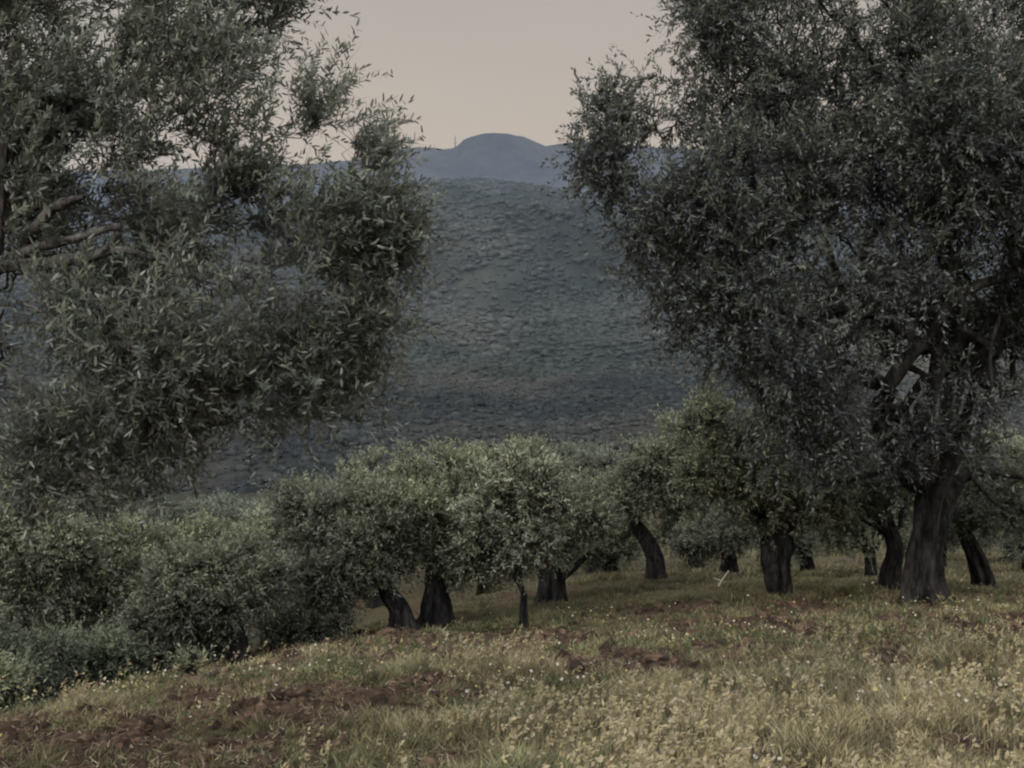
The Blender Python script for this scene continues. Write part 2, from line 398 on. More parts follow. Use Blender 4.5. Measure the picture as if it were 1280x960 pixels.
# near dark slope across the valley: 120..330 m
def slope_z(X, Y, Y0, z0, Y1, ztop, rel, f, seed):
    t = np.clip((Y-Y0)/(Y1-Y0), 0, 1.2)
    e = np.where(t <= 1, t**1.05, 1-(t-1)*1.4)
    return z0+(ztop-z0)*e+rel*fbm(X*f+seed, Y*f*.7, seed, 5)*np.clip(t*2.5, .1, 1)
def near_slope(X, Y):
    u = X/Y*FPX+640
    ztop = EYE+(480-(470+ 6*np.sin(u/90)+ .02*(u-640)+9*fbm(u/60, u*0, 3., 3)))/FPX*330
    return slope_z(X, Y, 70, -24, 330, ztop, 2.2, .012, 2.)
ys = np.linspace(70, 370, 110); X, Y = grid(lambda Y: Y*.75+30, ys, 260)
Z = near_slope(X, Y)
def nearcol(X, Y):
    n = (fbm(X*.03, Y*.02, 4., 4)*.6+.5).clip(0, 1)[..., None]
    return lerp(np.array([.048,.053,.056]), np.array([.10,.093,.085]), n)*lerp(.9, 1.0, np.clip((Y-250)/80, 0, 1))[..., None]
c = nearcol(X, Y)
make_mesh('hillside', np.stack([X, Y, Z], -1).reshape(-1, 3), [grid_faces(*X.shape)], M['hill'], cols=c.reshape(-1, 3)*.56, smooth=True)['kind'] = 'structure'
# middle hill 320..1500
PXR = np.array([-800,0,120,300,440,480,520,560,600,650,700,740,800,950,1280,2000]); PYR = np.array([330,300,280,262,252,243,229,222,221,228,236,243,254,275,300,330])
def mid_hill(X, Y):
    u = X/Y*FPX+640
    ztop = EYE+(480-np.interp(u, PXR, PYR))/FPX*1500
    t = np.clip((Y-320)/1180, 0, 1.2)
    e = np.where(t <= 1, t**1.0, 1-(t-1)*1.5)
    z0 = -6
    rel = 16*fbm(X*.0042+1, Y*.0030, 6., 5)
    gul = -np.abs(fbm(X*.0048+Y*.0028, Y*.0014-X*.0013, 9., 4))*85
    m = np.sin(np.clip(t, 0, 1)*np.pi)**.7
    return z0+(ztop-z0)*e+(rel+gul)*m+4*fbm(X*.02, Y*.02, 2., 3)*(.3+m)
ys = np.concatenate([np.linspace(300, 1500, 240), np.linspace(1505, 1800, 20)]); X, Y = grid(lambda Y: Y*.8+60, ys, 520)
Z = mid_hill(X, Y)
def midcol(X, Y, Z):
    n = (fbm(X*.010+Y*.004, Y*.0045-X*.002, 4., 5)*.6+.4).clip(0, 1)[..., None]
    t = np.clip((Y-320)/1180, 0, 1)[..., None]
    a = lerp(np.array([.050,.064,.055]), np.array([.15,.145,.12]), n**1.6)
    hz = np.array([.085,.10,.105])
    c = lerp(a, hz, t**.8*.75)  # distance haze painted into the hill and woodland colour
    return c
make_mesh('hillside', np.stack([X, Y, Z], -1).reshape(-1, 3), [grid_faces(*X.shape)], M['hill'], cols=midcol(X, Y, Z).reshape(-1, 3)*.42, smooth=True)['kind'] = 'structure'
# far mountain
MX = np.array([-1500,-300,0,200,400,455,480,505,525,548,552,566,572,580,595,615,635,652,668,682,700,720,760,900,1280,2500])
MY = np.array([260,225,215,210,203,197,190,184,182,182.5,185,183,179,172,167,164,164.5,168,174,180,177.5,176.5,178,186,200,240])
ys = np.linspace(2600, 4300, 80); X, Y = grid(lambda Y: Y*.8, ys, 600)
u = X/Y*FPX+640; t = (Y-2600)/1500
ztop = EYE+(480-np.interp(u, MX, MY))/FPX*4100
Z = lerp(40, ztop, np.where(t <= 1, t, 1-(t-1)*1.5))+np.sin(np.clip(t, 0, 1)*np.pi)**2*75*fbm(X*.0022, Y*.0016, 3., 5)+4*fbm(X*.02, Y*.02, 8., 2)
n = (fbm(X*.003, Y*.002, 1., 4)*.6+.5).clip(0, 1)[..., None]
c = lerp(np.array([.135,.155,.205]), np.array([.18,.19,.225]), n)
c = lerp(c, np.array([.22,.225,.245]), np.clip(1-t*2.2, 0, 1)[..., None]*.6)  # blue cast and paler foot: haze painted into the mountain colour
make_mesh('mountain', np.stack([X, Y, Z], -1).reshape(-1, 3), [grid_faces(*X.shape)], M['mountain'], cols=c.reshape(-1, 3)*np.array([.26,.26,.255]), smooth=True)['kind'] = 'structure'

def haze():
    m = bpy.data.materials.new('valley_haze'); m.use_nodes = True; nt = m.node_tree; nt.nodes.clear()
    v = nt.nodes.new('ShaderNodeVolumeScatter'); v.inputs['Color'].default_value = (.62,.78,1,1); v.inputs['Density'].default_value = .00009; v.inputs['Anisotropy'].default_value = 0
    o = nt.nodes.new('ShaderNodeOutputMaterial'); nt.links.new(v.outputs[0], o.inputs['Volume'])
    x0, x1, y0, y1, z0, z1 = -2600, 2600, 75, 2400, -120, 420
    V = np.array([[x, y, z] for x in (x0, x1) for y in (y0, y1) for z in (z0, z1)], float)
    F = np.array([[0,1,3,2],[4,6,7,5],[0,4,5,1],[2,3,7,6],[0,2,6,4],[1,5,7,3]])
    make_mesh('haze', V, [F], m)['kind'] = 'structure'
haze()
# scrub covering the slopes: leaf clumps, uncountable
def scrub(name, label, npl, xy_fn, zfn, colfn, size, lumps=1, fuzz=0, cat='scrub'):
    x, y = xy_fn(npl); s = size(npl, x, y)
    if lumps > 1:
        x = np.repeat(x, lumps)+rng.normal(size=npl*lumps)*np.repeat(s, lumps)*.35; y = np.repeat(y, lumps)+rng.normal(size=npl*lumps)*np.repeat(s, lumps)*.35
        s = np.repeat(s, lumps)*rng.uniform(.45, .8, npl*lumps)
    k_ = fbm(x/s.mean()/14, y/s.mean()/20, 8., 4) > rng.uniform(-1.4, .25, len(x)); x, y, s = x[k_], y[k_], s[k_]*np.clip(np.exp(rng.normal(size=k_.sum())*.5), .35, 2.2)*.8
    z = zfn(x, y); n = len(x)
    th = np.arange(7)/7*2*np.pi
    D = np.array([[0, 0, 1.]]+[[np.cos(t)*.6, np.sin(t)*.6, .78] for t in th]+[[np.cos(t+.4), np.sin(t+.4), .25] for t in th]+[[np.cos(t)*.8, np.sin(t)*.8, -.3] for t in th])
    D = D[None]*(1+.28*rng.normal(size=(n, 22, 1)))*(s*.5)[:, None, None]; D[..., 2] *= .62
    V = np.stack([x, y, z+s*.02], 1)[:, None]+D
    tri = [[0, 1+i, 1+(i+1) % 7] for i in range(7)]
    q = [[1+i, 8+i, 8+(i+1) % 7, 1+(i+1) % 7] for i in range(7)]+[[8+i, 15+i, 15+(i+1) % 7, 8+(i+1) % 7] for i in range(7)]
    b_ = (np.arange(n)*22)[:, None, None]
    F = [(b_+np.array(tri)[None]).reshape(-1, 3), (b_+np.array(q)[None]).reshape(-1, 4)]
    vz = np.array([1.08]+[1.02]*7+[.95]*7+[.85]*7)  # lit tops and shaded undersides put into the clump colour
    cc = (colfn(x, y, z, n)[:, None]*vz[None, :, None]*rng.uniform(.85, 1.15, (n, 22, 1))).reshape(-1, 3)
    V = V.reshape(-1, 3); m = fuzz
    if m:
        d_ = rng.normal(size=(n, m, 3)); d_ /= np.linalg.norm(d_, axis=2, keepdims=True); d_[..., 2] = np.abs(d_[..., 2])
        c0 = np.stack([x, y, z+s*.02], 1)[:, None]+d_*(s*.5)[:, None, None]*rng.uniform(.85, 1.2, (n, m, 1))
        T = c0[:, :, None]+rng.normal(size=(n, m, 3, 3))*(s*.085)[:, None, None, None]
        F.append(np.arange(n*m*3).reshape(-1, 3)+len(V)); V = np.concatenate([V, T.reshape(-1, 3)])
        cc = np.concatenate([cc, np.repeat((colfn(x, y, z, n)[:, None]*rng.uniform(.8, 1.45, (n, m, 1))).reshape(-1, 3), 3, 0)])
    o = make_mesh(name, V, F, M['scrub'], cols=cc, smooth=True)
    tag(o, label, cat, kind='stuff'); return o
def xyn(n):
    y = 72+273*rng.uniform(size=n)**.9; return rng.uniform(-1, 1, n)*(y*.55+10), y
def xym(n):
    y = 320+1250*rng.uniform(size=n)**1.2; return rng.uniform(-1, 1, n)*(y*.55+20), y
scrub('valley_scrub', 'dark scrub covering the near slope across the valley', 14000, xyn, near_slope,
      lambda x, y, z, n: nearcol(x, y)*lerp(.55, .85, rng.uniform(size=(n, 1)))*np.array([.92, 1.02, 1.02]),
      lambda n, x, y: rng.uniform(1.0, 2.6, n)*(1+.9*(rng.uniform(size=n) > .95)), 4, 16)
scrub('hill_woodland', 'blue grey haze-tinted woodland covering the rounded middle hill', 190000, xym, mid_hill,
      lambda x, y, z, n: midcol(x, y, z)*lerp(.50, .72, rng.uniform(size=(n, 1))),
      lambda n, x, y: rng.uniform(2.6, 6, n)*(.5+.5*np.clip((y-320)/500, 0, 1)), 1, 7)

# ridge-top mast and hut
def ridge_thing():
    Yr = 4095.; p = P(569, 181, Yr)
    r = empty('radio_mast', p); tag(r, 'tiny lattice radio mast on the far ridge left of its dome summit', 'mast')
    s = np.array([[[0, 0, -25], [0, 0, 5], [0, 0, 36.]]]); a, f = tubes(s, np.array([[2.6, 1.8, .8]]), 6); make_mesh('mast_pole', a, [f], M['bark_grey'], r)
    for k, zz in enumerate((8, 22)):
        s = np.array([[[-6+k*2, 0, zz], [0, 0, zz+2], [6-k*2, 0, zz]]]); a, f = tubes(s, np.array([[.8, .9, .8]]), 5); make_mesh('crossarm', a, [f], M['bark_grey'], r)
ridge_thing()

# ================================================================== TREES
def gx(px, Y): return (px-640)/FPX*Y
# ---- big left tree (trunk just outside the frame)
eL = [(395,190,110,120,-.2),(400,130,80,120,-.1),(30,230,120,200,.2),(110,70,200,170,.1),(375,140,150,190,-.1),(330,225,190,150,-.2),(250,240,250,170,-.2),(200,60,260,160,0),(60,120,220,200,0),(420,200,110,120,-.1),(230,500,260,180,-.3),(80,440,220,180,-.1),(90,560,220,120,-.2),(-60,60,520,560,.2),(120,250,420,420,-.1),(250,130,330,330,-.2),(345,230,300,330,-.3),(60,-100,600,300,.2),(330,0,170,150,-.1),(215,420,420,290,-.4),(440,300,190,190,-.2),(490,300,110,150,-.2),(450,230,90,110,-.1),(455,400,120,120,-.2),(430,480,110,110,-.1),
      (120,530,300,180,-.4),(380,470,170,190,-.2),(-120,450,300,300,.3),(175,605,160,80,-.5),(330,545,130,90,-.3),(60,590,120,80,-.2)]
olive('near olive tree filling the left of the frame with silvery leaves and bare grey limbs', None, (gx(-190,6.9), 6.9),
      [(-190,1010,6.9,.26),(-150,800,6.8,.21),(-110,600,6.8,.15),(-50,430,6.75,.10),(-15,330,6.7,.075),(0,200,6.7,.05),(20,60,6.7,.03)],
      ells=eL, n=12500, m=24, ll=.056, lw=.0145, slen=.31, cd=(.055,.066,.056), cl=(.195,.22,.15), leafmat='leaf_near', barkmat='bark_pale', hexa=True, limbs_n=10,
      extra_limbs=[[(-15,335,6.7,.042),(30,330,6.6,.038),(70,326,6.5,.036),(110,322,6.4,.034),(150,312,6.35,.026),(190,322,6.4,.018),(240,332,6.5,.012)],
                   [(-10,330,6.7,.034),(30,316,6.6,.032),(60,306,6.5,.030),(95,298,6.4,.024),(130,287,6.4,.020),(152,283,6.4,.014)],
                   [(30,300,6.7,.045),(48,282,6.5,.04),(65,262,6.45,.034),(85,252,6.4,.03),(106,246,6.35,.016)],
                   [(95,330,6.4,.02),(125,318,6.35,.018),(150,290,6.3,.014)],
                   [(110,362,6.3,.012),(150,360,6.2,.012),(190,368,6.1,.008)],
                   [(30,380,6.6,.012),(55,392,6.5,.010),(68,420,6.4,.008),(60,450,6.4,.006)]],
      wind=(1.0,0,.45), windtop=2.0, clear=[(P(70,300,6.4), P(70,300,5.), .28), (P(110,290,6.4), P(110,290,5.), .30), (P(150,300,6.3), P(150,300,5.), .24), (P(40,320,6.4), P(40,320,5.), .15), (P(90,215,7.8), P(90,215,5.6), .22), (P(20,90,7.8), P(20,90,5.6), .08),(P(210,30,7.8), P(210,30,5.6), .09),(P(120,60,7.8), P(120,60,5.6), .12),(P(330,120,7.8), P(330,120,5.6), .13),(P(300,190,7.8), P(300,190,5.6), .12),(P(440,230,7.8), P(470,230,5.6), .1)], upb=.8, frac=.25, carve=.07, topthin=(2.3, .12), nk2=9, nk3=8, stem=.0022, limb_r=.42, fork_t=(.45,1.), droop=.35)
# ---- big right tree
eR = [(770,150,120,90,-1.4),(745,205,90,80,-1.6),(770,110,60,50,-1.3),(870,30,50,70,-.9),(850,230,140,100,-1.8),(980,40,300,300,-.4),(790,270,120,90,-1.4),(880,340,150,130,-1.5),(870,60,70,120,-.8),(1150,150,560,420,0,1.2),(960,200,360,330,-.6),(1230,330,420,380,-.5,1.2),(800,210,170,150,-1.2),(830,120,130,110,-1),(860,300,230,180,-1.3),(1000,380,370,280,-1.2),
      (900,20,130,130,-.3),(905,390,190,180,-1.6),(1020,500,230,160,-1.2),(1250,100,520,360,.8,1.3),(1100,-80,520,260,.3,1.2),(1080,500,260,130,-1.5),(1250,480,160,110,-1.3),(1330,250,500,500,.5,1.2),(975,560,110,90,-1),(1170,555,200,70,-.8),(1040,560,120,70,-1)]
olive('huge olive tree with thick forked trunk and dark crown filling the upper right', None, (6.4, 17.),
      [(1149,765,17,.27),(1154,720,17,.235),(1161,670,17,.22),(1168,630,17,.225),(1179,598,17,.26)],
      ells=eR, n=21000, m=20, ll=.10, lw=.031, slen=.50, cd=(.032,.039,.042), cl=(.125,.142,.095), leafmat='leaf_big', barkmat='bark_old', limbs_n=11,  # bluish dark leaf tone: shadow tint put into the leaf colour
      extra_limbs=[[(1180,610,17,.14),(1205,597,17.1,.09),(1240,590,17.2,.06),(1290,600,17.4,.035)],
                   [(1150,605,17,.24),(1120,560,16.8,.15),(1095,520,16.6,.12),(1115,475,16.5,.11),(1160,420,16.4,.10),(1205,365,16.3,.09),(1270,342,16.2,.07)],
                   [(1110,480,16.5,.07),(1060,450,16.2,.06),(1000,400,15.8,.04),(940,370,15.5,.02)],
                   [(1155,600,17,.2),(1185,520,17,.14),(1200,400,17,.12),(1160,250,17,.10),(1130,100,17,.06)],
                   [(1128,575,16.9,.06),(1100,590,16.6,.045),(1060,600,16.3,.035),(1020,607,16,.025)],
                   [(1250,395,16,.03),(1238,440,15.9,.028),(1240,490,15.8,.022),(1228,520,15.8,.014)],
                   [(1125,520,16.4,.03),(1140,550,16.3,.022),(1165,572,16.2,.014)],
                   [(940,296,15.6,.03),(900,296,15.5,.02),(850,298,15.4,.012)],
                   [(1215,595,17,.05),(1240,625,16.9,.03),(1262,640,16.8,.015)]],
      upb=.45, frac=.23, carve=.24, clear=[(P(1150,430,16.3), P(1150,430,13.), .5), (P(1110,500,16.5), P(1110,500,13.), .5), (P(1225,365,16.2), P(1225,365,13.), .5), (P(1245,450,15.9), P(1245,450,13.), .5), (P(1060,600,16.3), P(1060,600,14), .35)], nk2=9, nk3=8, stem=.0045, limb_r=.42, ridges=4, amp=.19, droop=.7)

# ---- olives of the grove
GA = 'olive trees standing in the grove'
def mid(label, px, Y, trunk, ells, n=1100, **k):
    trunk = [(a_, b_, c_, d_*.86) for a_, b_, c_, d_ in trunk]; n = int(n*2.35); d = dict(n=n, m=14, ll=.085, lw=.028, slen=.36, upb=.75, carve=.22, nk2=6, nk3=4, stem=.005, limb_r=.5, frac=.26)
    d.update(k); return olive(label, GA, (gx(px, Y), Y), trunk, ells=ells, **d)
LG = dict(cd=(.11,.125,.088), cl=(.32,.345,.225)); DG = dict(cd=(.065,.075,.058), cl=(.20,.215,.14)); MG = dict(cd=(.09,.105,.07), cl=(.29,.31,.18)); GR = dict(cd=(.08,.093,.073), cl=(.23,.25,.185))
mid('olive with stubby dark forked trunk left of the huge tree, pale left side', 974, 19, [(976,750,19,.20),(974,725,19,.22),(971,700,19,.27),(973,682,19,.30),(976,668,19,.2)],
    [(885,545,100,140,-.3),(945,570,150,190,0),(1000,610,150,120,.3),(885,620,90,100,-.2),(1040,600,80,90,.3)], n=2700, limb_r=.6, flare=.1, **LG)
mid('tall pale olive with a slim trunk leaning left behind the open grass', 822, 24, [(822,722,24,.21),(818,700,24,.19),(806,672,24,.17),(792,652,24,.15)],
    [(825,565,80,90,0),(805,615,80,90,-.2),(850,610,80,90,.3),(770,620,70,70,.5)], n=1700, **LG)
mid('bushy olive with low black trunk split into two limbs behind the sapling', 690, 21, [(692,750,21,.25),(690,730,21,.24),(688,712,21,.2)],
    [(715,640,110,80,0),(690,670,100,60,0),(660,640,90,90,.4)], n=1300, extra_limbs=[[(692,730,21,.1),(715,712,21,.07),(738,690,21,.04)],[(690,735,21,.1),(672,712,21,.08),(662,690,21,.05)]], **LG)
mid('slender young olive with thin straight stem and airy pale crown in the middle', 656, 17, [(656,783,17,.065),(655,760,17,.055),(655,742,17,.05),(645,722,17,.04),(636,700,17,.035)],
    [(605,640,80,110,0),(650,610,110,110,0),(665,670,90,90,0),(590,690,60,70,0),(640,690,70,60,0),(690,625,60,80,.1)], n=800, fork_t=(.6,1.), limb_r=.8, stem=.007, cd=(.12,.135,.10), cl=(.40,.42,.29))
mid('olive with broad cone shaped trunk in the centre of the grove', 545, 18, [(547,785,18,.31),(545,760,18,.23),(543,735,18,.17),(541,708,18,.13)],
    [(560,650,140,130,.2),(505,650,120,140,.1),(600,690,90,80,0),(535,600,110,80,.5),(560,700,80,40,.1)], n=1900, **MG)
mid('dark olive with crooked trunk leaning left against the cone trunked tree', 506, 17.5, [(508,790,17.5,.24),(500,765,17.5,.17),(488,745,17.5,.15),(478,722,17.5,.12)],
    [(440,680,140,150,0),(470,670,120,140,.1),(400,720,110,120,.2),(380,640,110,90,.8),(440,735,90,60,0)], n=2200, **DG)
mid('low dark olive bush with a small black stump at the left field edge', 300, 16, [(300,822,16,.15),(298,800,16,.12),(290,782,16,.1)],
    [(250,745,160,110,.2),(195,790,90,70,.2),(300,720,110,80,.5),(270,790,70,50,.3)], n=2000, **DG)
mid('olive with black curved trunk just left of the huge trunk', 1112, 19.5, [(1111,745,19.5,.17),(1114,715,19.5,.17),(1119,690,19.5,.15),(1112,662,19.5,.13)],
    [(1080,620,140,100,.4),(1130,600,110,100,.6)], n=1300, **DG)
mid('distant olive with short black trunk seen between two nearer trunks', 1090, 26, [(1089,728,26,.15),(1089,712,26,.14),(1088,695,26,.13)],
    [(1070,660,110,70,0),(1110,650,90,70,.4)], n=900, **MG)
mid('olive with black trunk slanting left behind the huge tree', 1232, 21, [(1232,738,21,.2),(1226,710,21,.18),(1215,685,21,.16),(1204,662,21,.13)],
    [(1200,630,120,90,0),(1250,610,120,100,.5)], n=1400, **DG)
mid('dark distant olive at the far end of the open grass', 912, 30, [(911,714,30,.22),(911,700,30,.2),(910,688,30,.18)],
    [(905,660,110,70,0),(870,680,80,50,0)], n=1000, **DG)
mid('grey green olive standing behind the forked stub trunk', 1010, 30, [(1010,716,30,.2),(1008,700,30,.18),(1006,680,30,.15)], [(1020,650,150,90,0),(970,670,90,70,0)], n=1300, **GR)
mid('olive in the shade right behind the huge trunk', 1175, 33, [(1175,712,33,.2),(1176,700,33,.18),(1178,680,33,.15)], [(1170,650,130,90,0),(1140,670,90,60,0)], n=1300, **DG)
mid('yellowish olive at the right edge beyond the slanting trunk', 1290, 29, [(1290,718,29,.2),(1288,700,29,.18),(1285,680,29,.15)], [(1275,590,130,120,0),(1290,660,110,90,0)], n=1400, **LG)
mid('dark olive at the far right edge under the huge crown', 1262, 36, [(1262,706,36,.2),(1262,695,36,.18),(1260,680,36,.15)], [(1240,660,120,80,0)], n=900, **GR)
# back row
mid('pale rounded olive directly above the cone shaped trunk in the back row', 560, 32, [(560,716,32,.2),(562,690,32,.18),(560,660,32,.14)], [(565,590,120,80,0),(530,620,90,80,0),(595,620,80,70,0)], n=1700, **MG)
mid('back row olive whose top shows above the slender young tree', 645, 35, [(645,712,35,.2),(645,690,35,.18),(648,660,35,.14)], [(640,580,120,70,0),(680,600,90,80,0)], n=1500, **MG)
mid('dusky olive filling the gap right of the slender young tree', 745, 33, [(745,712,33,.2),(748,690,33,.18),(745,660,33,.14)], [(740,600,110,80,0),(770,640,80,90,0),(720,585,90,60,1)], n=1600, **GR)
mid('dark olive hiding behind the tall pale leaning one', 870, 35, [(870,706,35,.2),(868,690,35,.18),(868,660,35,.14)], [(860,640,110,110,0),(850,590,90,70,0)], n=1500, **DG)
mid('back row olive with light top left of the cone trunked tree', 470, 30, [(470,730,30,.2),(472,700,30,.18),(470,670,30,.14)], [(455,605,110,90,0),(500,595,90,80,.5),(400,640,90,80,0)], n=1900, **LG)
mid('small grey olive at the foot of the valley behind the others', 410, 33, [(410,740,33,.2),(412,700,33,.18),(410,670,33,.14)], [(400,640,120,80,0),(350,650,100,60,0)], n=1300, **GR)
mid('low dusky olive in the hollow between the cone trunk and the sapling', 605, 28, [(605,735,28,.2),(605,715,28,.17),(603,700,28,.13)], [(600,680,130,80,0),(640,690,80,60,0)], n=1500, **DG)
mid('low dusky olive in the hollow right of the split black trunk', 765, 29, [(765,735,29,.2),(765,700,29,.17),(763,690,29,.13)], [(760,670,100,80,0),(730,680,80,60,0)], n=1400, **MG)
# left low ground
mid('bright green olive left of the crooked trunked tree', 355, 24, [(355,790,24,.2),(352,750,24,.17),(350,710,24,.13)], [(350,680,130,90,0),(400,690,100,90,0),(320,720,90,80,0)], n=1900, **LG)
mid('mid green olive below the hanging tips of the near tree', 255, 22, [(255,810,22,.2),(252,760,22,.17),(250,720,22,.13)], [(255,690,130,90,0),(205,710,110,100,0),(300,700,80,80,0)], n=2100, **MG)
mid('olive with an upright grey stem on the low ground at left', 160, 21, [(165,850,21,.16),(150,790,21,.12),(140,740,21,.1)], [(150,710,150,110,0),(120,760,120,100,0),(185,760,90,90,-.3)], n=2300, barkmat='bark_grey', **MG)
mid('yellow green olive at the left frame edge', 30, 20, [(30,850,20,.16),(28,790,20,.12),(26,720,20,.1)], [(20,640,110,150,0),(70,700,120,130,0),(10,740,120,110,0)], n=2600, barkmat='bark_grey', **LG)
mid('hazy olive behind the low ground at far left', 100, 30, [(100,800,30,.2),(100,740,30,.17),(100,700,30,.13)], [(110,650,160,90,0),(60,620,120,80,0),(190,660,110,70,0)], n=1900, **GR)
mid('hazy olive beyond the bright green one at left', 300, 31, [(300,780,31,.2),(300,720,31,.17),(300,690,31,.13)], [(290,655,130,70,0),(240,660,90,60,0)], n=1400, **GR)
# shrubs at left field edge
def shrub(label, px, Y, ells, n, **k):
    d = dict(n=n, m=12, ll=.07, lw=.022, slen=.28, carve=-.1, nk2=5, nk3=4, stem=.004, limb_r=.8, frac=.4, name='shrub', cat='shrub', limbs_n=4, trunk_name='stem')
    d.update(k); b = P(px, 0, Y); z = float(height(b[0], Y)); py = 480+(EYE-z)/Y*FPX
    print('shrub', px, py); low = max(e[1]+e[3]*.42 for e in ells); ells = [(e[0], e[1]+py-low, *e[2:]) for e in ells]
    return olive(label, 'shrubs along the field edge', (float(b[0]), Y), [(px,py,Y,.05),(px,py-8,Y,.04),(px+2,py-18,Y,.035),(px+2,py-30,Y,.03)], ells=ells, **d)
shrub('large grey green shrub at the left frame edge', 20, 14.5, [(20,820,150,110,0),(-30,790,110,120,0)], 2400, cd=(.055,.068,.045), cl=(.18,.205,.13))
shrub('dark shrub standing right of the large grey green one', 110, 15.5, [(110,815,120,80,0),(150,800,90,70,0)], 1400, cd=(.055,.068,.045), cl=(.18,.205,.13))
shrub('low green shrub in the lower left corner of the field edge', 12, 12.6, [(5,880,70,44,0),(-30,890,90,70,0)], 700, **MG)
shrub('dark shrub between the near field and the black stump', 195, 16.5, [(200,800,70,60,0),(175,785,70,70,.3)], 900, **DG)
shrub('small bush beside the crooked trunk at the field edge', 405, 17.5, [(400,760,100,50,0),(360,765,80,50,0)], 1100, **DG)
shrub('small green weed clump right of the black stump in the field', 240, 14.2, [(240,850,36,22,0)], 220, **MG)

# ================================================================== FIELD
def visible_xy(n, y0, y1, pw=1.0):
    y = y0+(y1-y0)*rng.uniform(size=n)**pw
    return rng.uniform(-1.15, 1.15, n)*(y*.467+.4), y
def ridge_ok(x, y): # no tall grass on the low ground past the ridge on the left
    return (y < 13.5) | (x > -6+.9*(y-14)*.55) 
def blades(x, y, hgt, wid, c, lean=.35, seg=3):
    n = len(x); z = height(x, y)-.02
    a = rng.uniform(0, 2*np.pi, n); ld = np.stack([np.cos(a), np.sin(a), np.zeros(n)], 1)*(lean*rng.uniform(.2, 1.3, n))[:, None]+np.array([.10, 0, 0])
    fa = rng.uniform(0, np.pi, n); sd = np.stack([np.cos(fa), np.sin(fa)*.6, np.zeros(n)], 1)
    base = np.stack([x, y, z], 1); V = []
    for i in range(seg):
        t = i/seg
        p = base+np.array([0, 0, 1.])*(hgt*t*(1-.15*t))[:, None]+ld*(hgt*t*t)[:, None]; w = (wid*(1-.55*t))[:, None]*.5
        V += [p-sd*w, p+sd*w]
    V.append(base+np.array([0, 0, 1.])*(hgt*.85)[:, None]+ld*hgt[:, None])
    V = np.stack(V, 1); k = V.shape[1]; b = (np.arange(n)*k)[:, None]
    F = [np.concatenate([b+np.array([[2*i, 2*i+1, 2*i+3, 2*i+2]]) for i in range(seg-1)]), b+np.array([[2*seg-2, 2*seg-1, 2*seg]])]
    tip = V[:, -1]
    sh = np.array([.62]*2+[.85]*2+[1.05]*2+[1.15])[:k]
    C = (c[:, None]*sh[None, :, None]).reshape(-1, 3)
    return V.reshape(-1, 3), F, C, tip
STRAW = np.array([.41,.35,.19]); GREEN = np.array([.125,.15,.065]); BROWN = np.array([.17,.12,.08]); PALE = np.array([.46,.40,.27]); OLV = np.array([.225,.23,.11])
def bladecol(x, y, n):
    a = (fbm(x*.8+9, y*.6, 21., 4)*.9+.62).clip(0, 1)[:, None]
    c = lerp(OLV, STRAW, a)
    g = np.clip(fbm(x*.5-4, y*.4, 33., 3)*1.5-.15+np.clip((x-1.5)/3, 0, .5)*np.clip((11-y)/2, 0, 1), 0, 1)[:, None]
    c = lerp(c, GREEN, g*rng.uniform(0, 1, (n, 1)))
    b = rng.uniform(size=(n, 1)); c = np.where(b < .26, BROWN, c); c = np.where(b > .9, PALE, c)
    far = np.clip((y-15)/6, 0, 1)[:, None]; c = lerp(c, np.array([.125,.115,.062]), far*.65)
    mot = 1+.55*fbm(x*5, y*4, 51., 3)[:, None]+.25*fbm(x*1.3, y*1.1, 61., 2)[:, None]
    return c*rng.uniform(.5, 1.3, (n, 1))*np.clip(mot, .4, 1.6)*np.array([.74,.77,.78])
def grassfield(name, label, n, y0, y1, h0, h1, w0, w1, thr, pw=1.0, lean=.4):
    x, y = visible_xy(n, y0, y1, pw)
    s = soilmask(x, y); cl = fbm(x*1.6, y*1.6, 2., 3)
    k = (s*.8 < rng.uniform(0, 1, n)*thr) & ridge_ok(x, y)&(cl > rng.uniform(-1.0, .75, n)); x, y, cl, s = x[k], y[k], cl[k], s[k]; nn = len(x)
    tall = np.clip(.72+.8*cl+.35*np.clip((x-0)/4, -.6, 1)*np.clip((12-y)/4, 0, 1), .35, 1.5)*(1-.5*s)
    h = rng.uniform(h0, h1, nn)*tall
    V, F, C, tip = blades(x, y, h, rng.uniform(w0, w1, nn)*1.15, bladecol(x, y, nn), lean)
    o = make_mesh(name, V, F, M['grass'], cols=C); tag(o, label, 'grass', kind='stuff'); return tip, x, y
tip1, x1, y1 = grassfield('meadow_grass', 'dry straw and olive coloured grass of the near field', 430000, 5.2, 12, .05, .21, .004, .010, 1.0, 1.15, .8)
tip2, x2, y2 = grassfield('meadow_grass', 'shorter yellowed grass reaching back to the trunks', 300000, 11.5, 25, .05, .17, .007, .016, 1.0, 1.0, .95)
grassfield('meadow_grass', 'short green grass under the far trees', 110000, 24, 46, .06, .17, .02, .04, 1.3, 1.0, .6)
